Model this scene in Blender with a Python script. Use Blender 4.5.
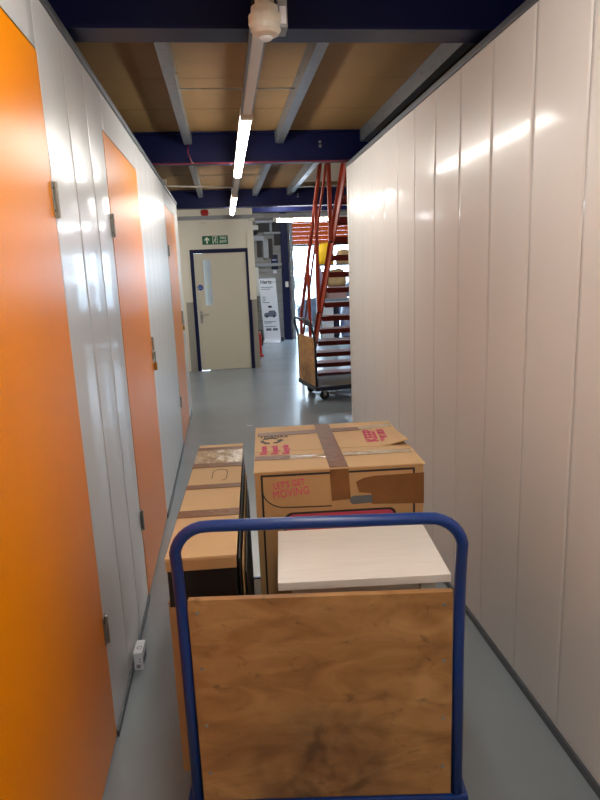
import bpy, bmesh, math, random
from mathutils import Vector, Matrix

random.seed(7)
for o in list(bpy.data.objects):
    bpy.data.objects.remove(o)
S = bpy.context.scene
COL = S.collection
PI = math.pi

# ------------------------------------------------------------------ camera
F_PX, PITCH, YAW, ROLL = 608.685, 0.20731, 0.11523, -0.04089
cam = bpy.data.cameras.new('camera')
cam.sensor_fit = 'VERTICAL'
cam.sensor_height = 24.0
cam.lens = F_PX / 800 * 24.0
cam.clip_start = 0.05
co = bpy.data.objects.new('camera', cam)
COL.objects.link(co)
fw = Vector((math.sin(YAW) * math.cos(PITCH), math.cos(YAW) * math.cos(PITCH), -math.sin(PITCH)))
r0 = Vector((math.cos(YAW), -math.sin(YAW), 0))
u0 = r0.cross(fw)
cr, sr = math.cos(ROLL), math.sin(ROLL)
rr, uu = cr * r0 + sr * u0, cr * u0 - sr * r0
M = Matrix((rr, uu, -fw)).transposed().to_4x4()
M.translation = (0, 0, 1.5)
co.matrix_world = M
S.camera = co

# ------------------------------------------------------------------ world, sun, exposure
world = bpy.data.worlds.new('world')
S.world = world
world.use_nodes = True
bg = world.node_tree.nodes['Background']
bg.inputs[0].default_value = (0.62, 0.81, 1.0, 1)
SKY = 11.0
bg.inputs[1].default_value = SKY
TUBE = 38.0            # strength of the LED battens
S.view_settings.view_transform = 'Standard'
S.view_settings.look = 'None'
S.view_settings.gamma = 1.0
S.view_settings.use_curve_mapping = False
S.view_settings.exposure = 0.22


# ------------------------------------------------------------------ materials
def lin(c):
    def f(v):
        v /= 255
        return v / 12.92 if v <= 0.04045 else ((v + 0.055) / 1.055) ** 2.4
    return (f(c[0]), f(c[1]), f(c[2]), 1)


def mat(name, rgb, rough=0.5, metal=0.0, var=0.0, scale=6.0, stretch=(1, 1, 1), bump=0.0, bscale=60.0,
        rvar=0.0, spec=0.5, rgb2=None, detail=4.0, coat=0.0):
    m = bpy.data.materials.new(name)
    m.use_nodes = True
    nt = m.node_tree
    b = nt.nodes['Principled BSDF']
    b.inputs['Base Color'].default_value = lin(rgb)
    b.inputs['Roughness'].default_value = rough
    b.inputs['Metallic'].default_value = metal
    b.inputs['Specular IOR Level'].default_value = spec
    if coat:
        b.inputs['Coat Weight'].default_value = coat
        b.inputs['Coat Roughness'].default_value = 0.11
    tc = nt.nodes.new('ShaderNodeTexCoord')
    mp = nt.nodes.new('ShaderNodeMapping')
    mp.inputs['Scale'].default_value = stretch
    nt.links.new(tc.outputs['Object'], mp.inputs['Vector'])
    if var or rgb2 or rvar:
        n = nt.nodes.new('ShaderNodeTexNoise')
        n.inputs['Scale'].default_value = scale
        n.inputs['Detail'].default_value = detail
        n.inputs['Roughness'].default_value = 0.6
        nt.links.new(mp.outputs[0], n.inputs['Vector'])
        rp = nt.nodes.new('ShaderNodeValToRGB')
        rp.color_ramp.elements[0].position = 0.3
        rp.color_ramp.elements[1].position = 0.7
        c = lin(rgb)
        if rgb2:
            rp.color_ramp.elements[0].color = lin(rgb2)
            rp.color_ramp.elements[1].color = c
        else:
            rp.color_ramp.elements[0].color = tuple(max(0, v * (1 - var)) for v in c[:3]) + (1,)
            rp.color_ramp.elements[1].color = tuple(min(1, v * (1 + var)) for v in c[:3]) + (1,)
        nt.links.new(n.outputs['Fac'], rp.inputs['Fac'])
        nt.links.new(rp.outputs[0], b.inputs['Base Color'])
        if rvar:
            mr = nt.nodes.new('ShaderNodeMapRange')
            mr.inputs['To Min'].default_value = rough - rvar
            mr.inputs['To Max'].default_value = rough + rvar
            nt.links.new(n.outputs['Fac'], mr.inputs['Value'])
            nt.links.new(mr.outputs[0], b.inputs['Roughness'])
    if bump:
        n2 = nt.nodes.new('ShaderNodeTexNoise')
        n2.inputs['Scale'].default_value = bscale
        n2.inputs['Detail'].default_value = 3
        nt.links.new(mp.outputs[0], n2.inputs['Vector'])
        bp = nt.nodes.new('ShaderNodeBump')
        bp.inputs['Strength'].default_value = bump
        bp.inputs['Distance'].default_value = 0.01
        nt.links.new(n2.outputs['Fac'], bp.inputs['Height'])
        nt.links.new(bp.outputs[0], b.inputs['Normal'])
    return m


def emit(name, rgb, s):
    m = bpy.data.materials.new(name)
    m.use_nodes = True
    b = m.node_tree.nodes['Principled BSDF']
    b.inputs['Base Color'].default_value = (0.9, 0.9, 0.9, 1)
    b.inputs['Emission Color'].default_value = lin(rgb)
    b.inputs['Emission Strength'].default_value = s
    return m


def plywood():
    m = mat('plywood', (196, 142, 82), 0.5, bump=0.03, bscale=30)
    nt = m.node_tree
    b = nt.nodes['Principled BSDF']
    tc = nt.nodes.new('ShaderNodeTexCoord')

    def noise(scale, stretch, detail, dist=0.0):
        mp = nt.nodes.new('ShaderNodeMapping')
        mp.inputs['Scale'].default_value = stretch
        nt.links.new(tc.outputs['Object'], mp.inputs['Vector'])
        n = nt.nodes.new('ShaderNodeTexNoise')
        n.inputs['Scale'].default_value = scale
        n.inputs['Detail'].default_value = detail
        n.inputs['Distortion'].default_value = dist
        nt.links.new(mp.outputs[0], n.inputs['Vector'])
        return n
    g = noise(3.4, (1.8, 3, 4), 7, 1.0)
    rp = nt.nodes.new('ShaderNodeValToRGB')
    e = rp.color_ramp.elements
    e[0].position, e[0].color = 0.3, lin((148, 103, 58))
    e[1].position, e[1].color = 0.7, lin((196, 150, 94))
    k = e.new(0.5)
    k.color = lin((174, 127, 74))
    nt.links.new(g.outputs['Fac'], rp.inputs['Fac'])
    # grime: scuffed stain low in the middle of the board, and scattered marks
    sx = nt.nodes.new('ShaderNodeSeparateXYZ')
    nt.links.new(tc.outputs['Object'], sx.inputs[0])

    def math_(op, a, bb):
        n = nt.nodes.new('ShaderNodeMath')
        n.operation = op
        for i, v in enumerate((a, bb)):
            if isinstance(v, (int, float)):
                n.inputs[i].default_value = v
            else:
                nt.links.new(v, n.inputs[i])
        return n.outputs[0]
    dx = math_('MULTIPLY', math_('SUBTRACT', sx.outputs[0], 0.0), 5.0)
    dz = math_('MULTIPLY', math_('SUBTRACT', sx.outputs[2], -0.23), 4.2)
    rad = math_('ADD', math_('MULTIPLY', dx, dx), math_('MULTIPLY', dz, dz))
    n2 = noise(11, (1, 1, 1), 6, 0.5)
    st = math_('MULTIPLY', math_('SUBTRACT', 1.1, rad), math_('MULTIPLY', math_('SUBTRACT', n2.outputs['Fac'], 0.30), 2.6))
    n3 = noise(22, (1, 1, 1.6), 5, 0.6)
    sp = math_('MULTIPLY', math_('SUBTRACT', n3.outputs['Fac'], 0.60), 3.2)
    cl = nt.nodes.new('ShaderNodeClamp')
    nt.links.new(math_('MAXIMUM', st, sp), cl.inputs['Value'])
    cl.inputs['Max'].default_value = 0.72
    mx = nt.nodes.new('ShaderNodeMix')
    mx.data_type = 'RGBA'
    nt.links.new(cl.outputs[0], mx.inputs['Factor'])
    nt.links.new(rp.outputs[0], mx.inputs[6])
    mx.inputs[7].default_value = lin((70, 50, 34))
    nt.links.new(mx.outputs[2], b.inputs['Base Color'])
    return m


def chequer():
    m = mat('chequer_plate', (168, 162, 148), 0.42, 0.35)
    nt = m.node_tree
    b = nt.nodes['Principled BSDF']
    tc = nt.nodes.new('ShaderNodeTexCoord')
    mp = nt.nodes.new('ShaderNodeMapping')
    mp.inputs['Rotation'].default_value = (0, PI / 4, 0)
    mp.inputs['Scale'].default_value = (36, 36, 36)
    nt.links.new(tc.outputs['Object'], mp.inputs['Vector'])
    c = nt.nodes.new('ShaderNodeTexChecker')
    c.inputs['Scale'].default_value = 1
    nt.links.new(mp.outputs[0], c.inputs['Vector'])
    bp = nt.nodes.new('ShaderNodeBump')
    bp.inputs['Strength'].default_value = 0.6
    bp.inputs['Distance'].default_value = 0.004
    nt.links.new(c.outputs['Fac'], bp.inputs['Height'])
    nt.links.new(bp.outputs[0], b.inputs['Normal'])
    return m


MT = dict(
    floor=mat('floor_paint', (134, 142, 148), 0.25, var=0.07, scale=1.3, rvar=0.06, bump=0.02, bscale=9, spec=0.6),
    panel=mat('white_panel', (216, 212, 208), 0.33, bump=0.006, bscale=14, var=0.012, scale=2, spec=0.3, coat=0.25),
    panel_l=mat('white_panel_left', (216, 216, 216), 0.30, bump=0.010, bscale=9, var=0.012, scale=2, spec=0.4, coat=0.35),
    core=mat('wall_core', (130, 128, 124), 0.7),
    orange=mat('orange_laminate', (244, 142, 0), 0.30, var=0.02, scale=4, bump=0.02, bscale=160, stretch=(1, 1, .25), spec=0.12),
    steel=mat('brushed_steel', (170, 168, 160), 0.35, 0.9, var=0.1, scale=30),
    brass=mat('brass_padlock', (190, 150, 70), 0.32, 0.9),
    galv=mat('galvanised_steel', (132, 138, 144), 0.40, 0.85, var=0.16, scale=28, rvar=0.06),
    trim=mat('grey_channel', (92, 95, 100), 0.45, 0.5, var=0.05),
    navy=mat('navy_paint', (4, 10, 56), 0.46, spec=0.3, var=0.08, scale=4),
    chip=mat('chipboard_deck', (124, 94, 52), 0.7, var=0.07, scale=5, bump=0.04, bscale=120),
    slab=mat('deck_slab', (120, 100, 70), 0.8),
    white=mat('white_plastic', (222, 216, 202), 0.4),
    whitem=mat('white_metal', (216, 212, 204), 0.38),
    led=emit('led_diffuser', (255, 251, 243), TUBE),
    led_f=emit('led_diffuser_far', (248, 250, 255), TUBE),
    fill_u=emit('fill_light_upper', (255, 250, 240), TUBE * .25),
    fill_b=emit('fill_light_bay', (226, 238, 255), TUBE * 3.0),
    red=mat('red_plastic', (190, 24, 22), 0.35),
    cable=mat('red_cable', (96, 18, 32), 0.45),
    beige=mat('beige_paint', (228, 219, 198), 0.6, var=0.02, scale=3),
    door=mat('beige_door', (210, 201, 178), 0.45, var=0.015, scale=3),
    chk=chequer(),
    green=mat('green_sign', (10, 92, 56), 0.4),
    bluesign=mat('blue_sign', (24, 58, 150), 0.4),
    cream=mat('cream_print', (232, 236, 214), 0.5),
    glass=mat('wired_glass', (206, 216, 226), 0.15),
    frosted=mat('frosted_glass', (214, 224, 236), 0.35),
    blockwall=mat('grey_block', (150, 146, 140), 0.8, var=0.06, scale=7, bump=0.1, bscale=40),
    mortar=mat('mortar', (120, 116, 110), 0.9),
    darkgap=mat('dark_brown_steel', (52, 44, 40), 0.6),
    greymetal=mat('grey_tray', (150, 152, 154), 0.45, 0.4),
    shutter=mat('orange_shutter', (228, 106, 34), 0.42, var=0.03),
    stair=mat('orange_stair_paint', (164, 56, 28), 0.38, var=0.05, scale=6),
    tread=mat('red_oxide_tread', (96, 23, 14), 0.55, spec=0.2, var=0.06, scale=6),
    black=mat('black_plastic', (22, 22, 24), 0.5),
    rubber=mat('dark_rubber', (38, 38, 40), 0.7),
    ply=plywood(),
    plyedge=mat('plywood_edge', (150, 106, 62), 0.7, var=0.3, scale=40, stretch=(1, 1, 8)),
    bluetube=mat('blue_tube', (14, 54, 128), 0.30, var=0.05, scale=10, rvar=0.06, spec=0.6),
    darktube=mat('dark_tube', (32, 36, 50), 0.35),
    deckgrey=mat('trolley_deck', (120, 104, 84), 0.6, var=0.1, scale=10),
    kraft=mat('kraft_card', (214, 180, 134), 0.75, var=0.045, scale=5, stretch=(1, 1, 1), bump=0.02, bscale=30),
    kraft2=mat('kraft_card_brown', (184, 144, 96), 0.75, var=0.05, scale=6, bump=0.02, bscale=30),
    kraftedge=mat('card_edge', (150, 108, 66), 0.8, var=0.15, scale=60),
    tape=mat('brown_tape', (124, 82, 44), 0.42, var=0.16, scale=14, bump=0.3, bscale=40, spec=0.22),
    clear=mat('clear_tape', (186, 160, 124), 0.2, var=0.16, scale=24, bump=0.7, bscale=26, spec=0.5),
    ink=mat('black_ink', (34, 28, 26), 0.6),
    pink=mat('pink_ink', (206, 66, 108), 0.65),
    pinkred=mat('pink_panel_ink', (190, 70, 92), 0.65),
    greyhole=mat('grey_handle_insert', (86, 90, 92), 0.5),
    blackcard=mat('black_card', (28, 26, 26), 0.45, var=0.1, scale=8),
    ash=mat('white_ash_laminate', (246, 243, 236), 0.38, var=0.04, scale=4, stretch=(2, 30, 2)),
    paper=mat('white_paper', (228, 230, 236), 0.55),
    greyprint=mat('grey_print', (96, 104, 122), 0.6),
    ashedge=mat('white_laminate_edge', (214, 208, 196), 0.45),
    yard=mat('yard_concrete', (170, 172, 172), 0.8, var=0.08, scale=1),
    carwhite=mat('white_car_paint', (226, 230, 234), 0.2, coat=0.5),
    cargrey=mat('grey_car_paint', (62, 68, 78), 0.22, coat=0.5),
    carglass=mat('dark_car_glass', (20, 26, 34), 0.08),
    yellow=mat('yellow_fabric', (250, 190, 10), 0.6, var=0.06),
    tan=mat('tan_fabric', (196, 160, 110), 0.8, var=0.15, scale=14),
    brown=mat('brown_bag', (110, 92, 74), 0.8, var=0.1, scale=14),
    lilac=mat('lilac_paper', (206, 190, 208), 0.6, var=0.06),
    rose=mat('rose_card', (178, 140, 138), 0.6),
    bluebag=mat('blue_white_plaid', (54, 88, 168), 0.5, rgb2=(206, 214, 230), scale=9),
    navybag=mat('navy_bag', (22, 28, 60), 0.6),
    upperwall=mat('upper_white_wall', (226, 224, 216), 0.6),
)

MT['frosted'].node_tree.nodes['Principled BSDF'].inputs['Transmission Weight'].default_value = 0.7

# ------------------------------------------------------------------ helpers
def link(o, parent=None):
    COL.objects.link(o)
    if parent is not None:
        o.parent = parent
    return o


def mesh_obj(name, bm, m, parent=None, smooth=False, loc=None, rot=None):
    me = bpy.data.meshes.new(name)
    bmesh.ops.recalc_face_normals(bm, faces=bm.faces)
    bm.to_mesh(me)
    bm.free()
    me.materials.append(MT[m] if isinstance(m, str) else m)
    if smooth:
        for f in me.polygons:
            f.use_smooth = True
    o = bpy.data.objects.new(name, me)
    if loc:
        o.location = loc
    if rot:
        o.rotation_euler = rot
    return link(o, parent)


def share(name, me, parent=None, loc=(0, 0, 0), rot=(0, 0, 0)):
    o = bpy.data.objects.new(name, me)
    o.location, o.rotation_euler = loc, rot
    return link(o, parent)


def tag(o, label, cat, group=None, kind=None):
    o['label'] = label
    if cat:
        o['category'] = cat
    if group:
        o['group'] = group
    if kind:
        o['kind'] = kind
    return o


def thing(name, label, cat, loc=(0, 0, 0), rotz=0.0, group=None, kind=None):
    o = bpy.data.objects.new(name, None)
    o.empty_display_size = 0.1
    o.location = loc
    o.rotation_euler = (0, 0, rotz)
    link(o)
    return tag(o, label, cat, group, kind)


def NB():
    return bmesh.new()


def box(bm, lo, hi, bevel=0.0, mtx=None):
    lo, hi = Vector(lo), Vector(hi)
    g = bmesh.ops.create_cube(bm, size=1.0)
    vs = g['verts']
    c, s = (lo + hi) / 2, hi - lo
    for v in vs:
        v.co = Vector((v.co.x * s.x, v.co.y * s.y, v.co.z * s.z)) + c
    if bevel:
        es = list({e for v in vs for e in v.link_edges})
        r = bmesh.ops.bevel(bm, geom=es, offset=bevel, segments=2, affect='EDGES', profile=0.6)
        vs = list({v for f in r['faces'] for v in f.verts} | {v for v in vs if v.is_valid})
    if mtx is not None:
        for v in vs:
            v.co = mtx @ v.co
    return vs


def tube(bm, pts, r, n=10, cap=True):
    pts = [Vector(p) for p in pts]
    rings = []
    prev = None
    for i, p in enumerate(pts):
        if i == 0:
            t = pts[1] - p
        elif i == len(pts) - 1:
            t = p - pts[-2]
        else:
            t = (pts[i + 1] - p).normalized() + (p - pts[i - 1]).normalized()
        t.normalize()
        if prev is None:
            a = Vector((0, 0, 1)) if abs(t.z) < 0.9 else Vector((1, 0, 0))
            x = t.cross(a).normalized()
        else:
            x = (prev - t * prev.dot(t)).normalized()
        prev = x
        y = t.cross(x)
        ri = r[i] if isinstance(r, (list, tuple)) else r
        rings.append([bm.verts.new(p + ri * (math.cos(2 * PI * k / n) * x + math.sin(2 * PI * k / n) * y)) for k in range(n)])
    for a, b in zip(rings, rings[1:]):
        for k in range(n):
            bm.faces.new((a[k], a[(k + 1) % n], b[(k + 1) % n], b[k]))
    if cap:
        bm.faces.new(rings[0][::-1])
        bm.faces.new(rings[-1])


def lathe(bm, prof, c=(0, 0, 0), axis='Z', n=20):
    """prof: (radius, height) pairs"""
    c = Vector(c)
    rings = []
    for r, z in prof:
        ring = []
        for k in range(n):
            a = 2 * PI * k / n
            p = (r * math.cos(a), r * math.sin(a), z)
            if axis == 'X':
                p = (p[2], p[0], p[1])
            elif axis == 'Y':
                p = (p[0], p[2], p[1])
            ring.append(bm.verts.new(c + Vector(p)))
        rings.append(ring)
    for a, b in zip(rings, rings[1:]):
        for k in range(n):
            bm.faces.new((a[k], a[(k + 1) % n], b[(k + 1) % n], b[k]))
    bm.faces.new(rings[0][::-1])
    bm.faces.new(rings[-1])


def prism(bm, poly, axis, a, b):
    """extrude a 2-D polygon along an axis between a and b"""
    def P(q, t):
        if axis == 'X':
            return (t, q[0], q[1])
        if axis == 'Y':
            return (q[0], t, q[1])
        return (q[0], q[1], t)
    A = [bm.verts.new(P(q, a)) for q in poly]
    B = [bm.verts.new(P(q, b)) for q in poly]
    n = len(poly)
    bm.faces.new(A)
    bm.faces.new(B[::-1])
    for i in range(n):
        bm.faces.new((A[i], A[(i + 1) % n], B[(i + 1) % n], B[i]))


def arc(c, r, a0, a1, n):
    return [(c[0] + r * math.cos(a0 + (a1 - a0) * i / n), c[1] + r * math.sin(a0 + (a1 - a0) * i / n)) for i in range(n + 1)]


def text(name, s, size, m, parent, mtx, align='CENTER', space=1.0, bold=0.0, sx=1.0, line=1.0):
    cu = bpy.data.curves.new('txt', 'FONT')
    cu.body = s
    cu.size = size
    cu.align_x = align
    cu.align_y = 'CENTER'
    cu.space_character = space
    cu.space_line = line
    cu.extrude = 0.0003
    cu.offset = bold
    cu.resolution_u = 3
    t = bpy.data.objects.new('txt', cu)
    COL.objects.link(t)
    dg = bpy.context.evaluated_depsgraph_get()
    me = bpy.data.meshes.new_from_object(t.evaluated_get(dg))
    bpy.data.objects.remove(t)
    bpy.data.curves.remove(cu)
    me.transform(mtx @ Matrix.Diagonal((sx, 1, 1, 1)))
    me.materials.clear()
    me.materials.append(MT[m])
    o = bpy.data.objects.new(name, me)
    return link(o, parent)


def ribbon(bm, pts, w, axis, a, b):
    """one continuous flat line of width w along 2-D points, between a and b on the axis"""
    pts = [Vector(p) for p in pts]
    def P(q, t):
        return {'X': (t, q[0], q[1]), 'Y': (q[0], t, q[1]), 'Z': (q[0], q[1], t)}[axis]
    rows = []
    for i, p in enumerate(pts):
        d0 = (p - pts[i - 1]).normalized() if i else None
        d1 = (pts[i + 1] - p).normalized() if i < len(pts) - 1 else None
        d = ((d0 or d1) + (d1 or d0)).normalized()
        n = Vector((-d.y, d.x))
        k = 1.0 if not (d0 and d1) else 1 / max(.5, n.dot(Vector((-d1.y, d1.x))))
        l, r = p + n * w / 2 * k, p - n * w / 2 * k
        rows.append([bm.verts.new(P(q, t)) for q, t in ((l, a), (r, a), (r, b), (l, b))])
    for x, y in zip(rows, rows[1:]):
        for k in range(4):
            bm.faces.new((x[k], x[(k + 1) % 4], y[(k + 1) % 4], y[k]))
    bm.faces.new(rows[0])
    bm.faces.new(rows[-1][::-1])


def frame_mtx(o, x, y):
    """matrix placing text XY onto the plane spanned by x, y at o"""
    x, y = Vector(x).normalized(), Vector(y).normalized()
    z = x.cross(y)
    m = Matrix((x, y, z)).transposed().to_4x4()
    m.translation = o
    return m


# ================================================================== STRUCTURE
XL, XR = -0.451, 0.975
WALL_H, DOOR_H = 2.253, 2.10
BACK_Y = -4.2

bm = NB()
box(bm, (-2.6, BACK_Y - .1, -.10), (4.6, 14.2, 0))
fl = mesh_obj('floor', bm, 'floor')
tag(fl, 'glossy grey painted concrete floor of the corridor', 'floor', kind='structure')


def panel_mesh(name, w, h, bow, m, dp=.002):
    """one vertical cladding panel; normal +X, width along Y, bottom at 0"""
    bm = NB()
    n = 18
    pr = []
    for i in range(n + 1):
        t = -1 + 2 * i / n
        y = t * (w / 2 - .0007)
        pr.append((y, bow * (1 + math.cos(PI * t)) / 2))
    pr = [(-w / 2, -dp)] + pr + [(w / 2, -dp)]
    lo = [bm.verts.new((x, y, 0)) for y, x in pr]
    hi = [bm.verts.new((x, y, h)) for y, x in pr]
    for i in range(len(pr) - 1):
        bm.faces.new((lo[i], lo[i + 1], hi[i + 1], hi[i]))
    me = bpy.data.meshes.new(name)
    bmesh.ops.recalc_face_normals(bm, faces=bm.faces)
    for f in bm.faces:
        if f.normal.x < -.2:
            f.normal_flip()
    bm.to_mesh(me)
    bm.free()
    for f in me.polygons:
        f.use_smooth = abs(f.normal.x) > .9
    me.materials.append(MT[m])
    return me


# right wall -------------------------------------------------------
R_END = 4.70
bm = NB()
box(bm, (XR + .009, BACK_Y, 0), (XR + .06, R_END, WALL_H))
wr = mesh_obj('wall_right', bm, 'core')
tag(wr, 'white metal panel wall along the right of the corridor', 'wall', kind='structure')
PW = 0.296
pm = panel_mesh('panel', PW, WALL_H, .00025, 'panel')
y = 1.605 + PW / 2
ys = [1.605 + PW / 2 + k * PW for k in range(-19, 10)]
ye_last = 4.70 - ys[-1] - PW / 2
pl_ = panel_mesh('panel', ye_last, WALL_H, .0004, 'panel')
share('panel', pl_, wr, (XR, 4.70 - ye_last / 2, 0), (0, 0, PI))
for y in ys:
    share('panel', pm, wr, (XR, y, 0), (0, random.uniform(-.0006, .0006), PI + random.uniform(-.001, .001)))
ye = 4.70
bm = NB()
box(bm, (XR - .004, ye, 0), (XR + .075, ye + .05, WALL_H + .004), .003)
mesh_obj('end_post', bm, 'whitem', wr)
bm = NB()
box(bm, (XR + .061, ye, 0), (4.6, ye + .05, WALL_H))
o = mesh_obj('wall_end', bm, 'whitem')
tag(o, 'white panel wall closing the storage block beside the stairs', 'wall', kind='structure')


def channel(name, x0, x1, y0, y1, z0, z1, lab):
    bm = NB()
    box(bm, (x0, y0, z0), (x1, y1, z1), .002)
    return tag(mesh_obj(name, bm, 'trim'), lab, 'trim', kind='structure')


channel('trim_1', XR - .012, XR + .07, BACK_Y, ye + .05, WALL_H, WALL_H + .024, 'grey metal channel capping the right panel wall')
channel('baseboard_right', XR - .010, XR + .008, BACK_Y, ye + .05, 0, .028, 'grey floor channel under the right panel wall')

# left wall ---------------------------------------------------------
L_END = 6.86
bm = NB()
box(bm, (XL - .06, BACK_Y, 0), (XL - .009, L_END, WALL_H))
wl = mesh_obj('wall_left', bm, 'core')
tag(wl, 'glossy white metal panel wall on the left between orange doors', 'wall', kind='structure')
doors = [(-1.30, -.31), (.84, 1.832), (2.737, 3.726), (5.44, 6.47)]
edges = [BACK_Y] + [v for d in doors for v in d] + [L_END]
cache = {}


def left_panels(a, b, h, z):
    n = max(1, round((b - a) / .30))
    w = (b - a) / n
    key = (round(w, 3), round(h, 3))
    if key not in cache:
        cache[key] = panel_mesh('panel', w, h, .0016 if h > 1 else .0004, 'panel_l', .0005)
    for i in range(n):
        share('panel', cache[key], wl, (XL, a + (i + .5) * w, z), (0, 0, random.uniform(-.001, .001)))


for i in range(0, len(edges), 2):
    left_panels(edges[i], edges[i + 1], WALL_H, 0)
for a, b in doors:
    key = (round(b - a, 3), 'h')
    cache[key] = panel_mesh('panel', b - a, WALL_H - DOOR_H - .004, .0005, 'panel_l')
    share('panel', cache[key], wl, (XL, (a + b) / 2, DOOR_H + .004))
bm = NB()
box(bm, (XL - .075, L_END, 0), (XL + .004, L_END + .045, WALL_H + .004), .003)
mesh_obj('end_post', bm, 'whitem', wl)
bm = NB()
box(bm, (-2.6, L_END, 0), (XL - .076, L_END + .045, 2.53))
o = mesh_obj('wall_side', bm, 'whitem')
tag(o, 'white panel wall closing the left storage block', 'wall', kind='structure')
channel('trim_2', XL - .07, XL + .012, BACK_Y, L_END + .045, WALL_H, WALL_H + .024, 'grey metal channel capping the left panel wall')
for k, (a, b) in enumerate(zip(edges[::2], edges[1::2])):
    channel('baseboard_left', XL - .008, XL + .008, a + .002, b - .002, 0, .024, 'grey floor channel under the left panel wall')


def hinge(parent, y, z, dx):
    bm = NB()
    X = XL
    box(bm, (X + .0015, y - .020, z - .048), (X + .0045, y + .020, z + .048), .001)
    h = mesh_obj('hinge', bm, 'steel', parent)
    bm = NB()
    pr = []
    for k in range(5):
        a = z - .048 + k * .0194
        pr += [(.0048, a), (.0062, a + .0008), (.0062, a + .0176), (.0048, a + .0184)]
    lathe(bm, pr, (X + .008, y, 0), n=10)
    mesh_obj('knuckle', bm, 'steel', h)
    for s in (-1, 1):
        for q in (-.03, .03):
            bm = NB()
            lathe(bm, [(.0035, 0), (.0028, .0012)], (X + .0045, y + s * .013, z + q), 'X', 8)
            mesh_obj('screw', bm, 'darkgap', h)


DL = ['orange laminate door behind the camera on the left wall', 'orange door nearest the camera, hinges on its far edge',
      'orange door in the middle of the left wall with a padlock', 'farthest orange door, at the end of the left wall']
for i, (a, b) in enumerate(doors):
    bm = NB()
    box(bm, (XL - .03, a + .003, .012), (XL + .0015, b - .003, DOOR_H - .002), .0012)
    d = mesh_obj('door_%d' % (i + 1), bm, 'orange')
    tag(d, DL[i], 'door', kind='structure')
    he = b - .0 if i in (0, 1) else a
    for z in (1.722, .40):
        hinge(d, he + (.003 if i < 2 else -.003), z, 1)
    if i >= 2:
        # hasp and padlock on the far edge
        yl = b
        bm = NB()
        box(bm, (XL + .0015, yl - .035, 1.02), (XL + .006, yl + .030, 1.075), .001)
        box(bm, (XL + .006, yl - .002, 1.025), (XL + .020, yl + .006, 1.068), .001)
        hs = mesh_obj('hasp', bm, 'steel', d)
        bm = NB()
        tube(bm, [(XL + .014, yl - .014, 1.0)] + [(XL + .014, yl - .002 - .012 * math.cos(t), 1.03 + .012 * math.sin(t)) for t in
                                             [PI * k / 8 for k in range(9)]] + [(XL + .014, yl + .010, 1.0)], .003, 8)
        mesh_obj('shackle', bm, 'steel', hs)
        bm = NB()
        box(bm, (XL + .005, yl - .022, .955), (XL + .023, yl + .018, 1.003), .003)
        mesh_obj('padlock_body', bm, 'brass', hs)
        bm = NB()
        lathe(bm, [(.007, 0), (.007, .08)], (XL + .010, yl - .01, 1.075), n=10)
        mesh_obj('bolt_rod', bm, 'steel', hs)

# wall behind the camera
bm = NB()
box(bm, (-2.6, BACK_Y - .1, 0), (4.6, BACK_Y, 2.53))
o = mesh_obj('wall_rear', bm, 'beige')
tag(o, 'plain beige wall closing the corridor behind the camera', 'wall', kind='structure')

for xx, e_, lab in ((-2.7, 6.9, 'outer wall behind the left storage rooms'), (4.6, 5.0, 'outer wall behind the right storage rooms')):
    bm = NB()
    box(bm, (xx, BACK_Y - .1, 0), (xx + .1, e_, 2.53))
    tag(mesh_obj('wall_outer', bm, 'beige'), lab, 'wall', kind='structure')

# ceiling deck ------------------------------------------------------
DZ = 2.51
PB = 2.42               # underside of the purlins
HX0, HX1 = .90, 2.3        # stairwell opening
HY0, HY1 = 4.84, 7.74
CE = 2.95                  # higher soffit of the loading bay
bm = NB()
for lo, hi in (((-2.6, BACK_Y - .1), (4.6, HY0)), ((-2.6, HY0), (HX0, 7.89)), ((HX1, HY0), (4.6, 7.89)), ((HX0, HY1), (HX1, 7.89))):
    box(bm, (lo[0], lo[1], DZ + .022), (hi[0], hi[1], DZ + .06))
box(bm, (-2.6, 7.89, CE), (4.6, 14.2, CE + .05))
box(bm, (-2.6, 7.87, DZ + .06), (HX0, 7.89, CE))
box(bm, (HX1, 7.87, DZ + .06), (4.6, 7.89, CE))
ce = mesh_obj('ceiling', bm, 'slab')
tag(ce, 'brown chipboard deck of the upper floor on steel purlins', 'ceiling', kind='structure')


def deck_bay(y0, y1, x0, x1, step=.60):
    y = y0
    while y < y1 - .02:
        e = min(y + step, y1)
        bm = NB()
        box(bm, (x0, y + .0015, DZ + random.uniform(0, .0015)), (x1, e - .0015, DZ + .0215))
        mesh_obj('board', bm, 'chip', ce)
        y = e


deck_bay(-2.5, -.16, -1.0, 1.6)
deck_bay(-.16, 2.30, -1.0, 1.6)
deck_bay(2.30, 4.76, -1.0, 1.6)
deck_bay(4.84, 7.80, -1.0, HX0)

# steel beams --------------------------------------------------------


def beam(yc, z0, z1, x0, x1, lab, fwid=.125, bolts=()):
    t = thing('steel_beam', lab, 'beam', ((x0 + x1) / 2, yc, z0), group='navy steel beams')
    L = (x1 - x0) / 2
    H = z1 - z0
    bm = NB()
    box(bm, (-L, -fwid / 2, 0), (L, fwid / 2, .010), .001)
    mesh_obj('bottom_flange', bm, 'navy', t)
    bm = NB()
    box(bm, (-L, -.004, .010), (L, .004, H - .010))
    mesh_obj('web', bm, 'navy', t)
    bm = NB()
    box(bm, (-L, -fwid / 2, H - .010), (L, fwid / 2, H), .001)
    mesh_obj('top_flange', bm, 'navy', t)
    for bx in bolts:
        for q in (.045, .075):
            bm = NB()
            lathe(bm, [(.012, 0), (.012, -.008), (.008, -.010)], (bx - (x0 + x1) / 2, -.004, H * .55 + q - .05), 'Y', 6)
            mesh_obj('bolt', bm, 'galv', t)
    return t


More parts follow.
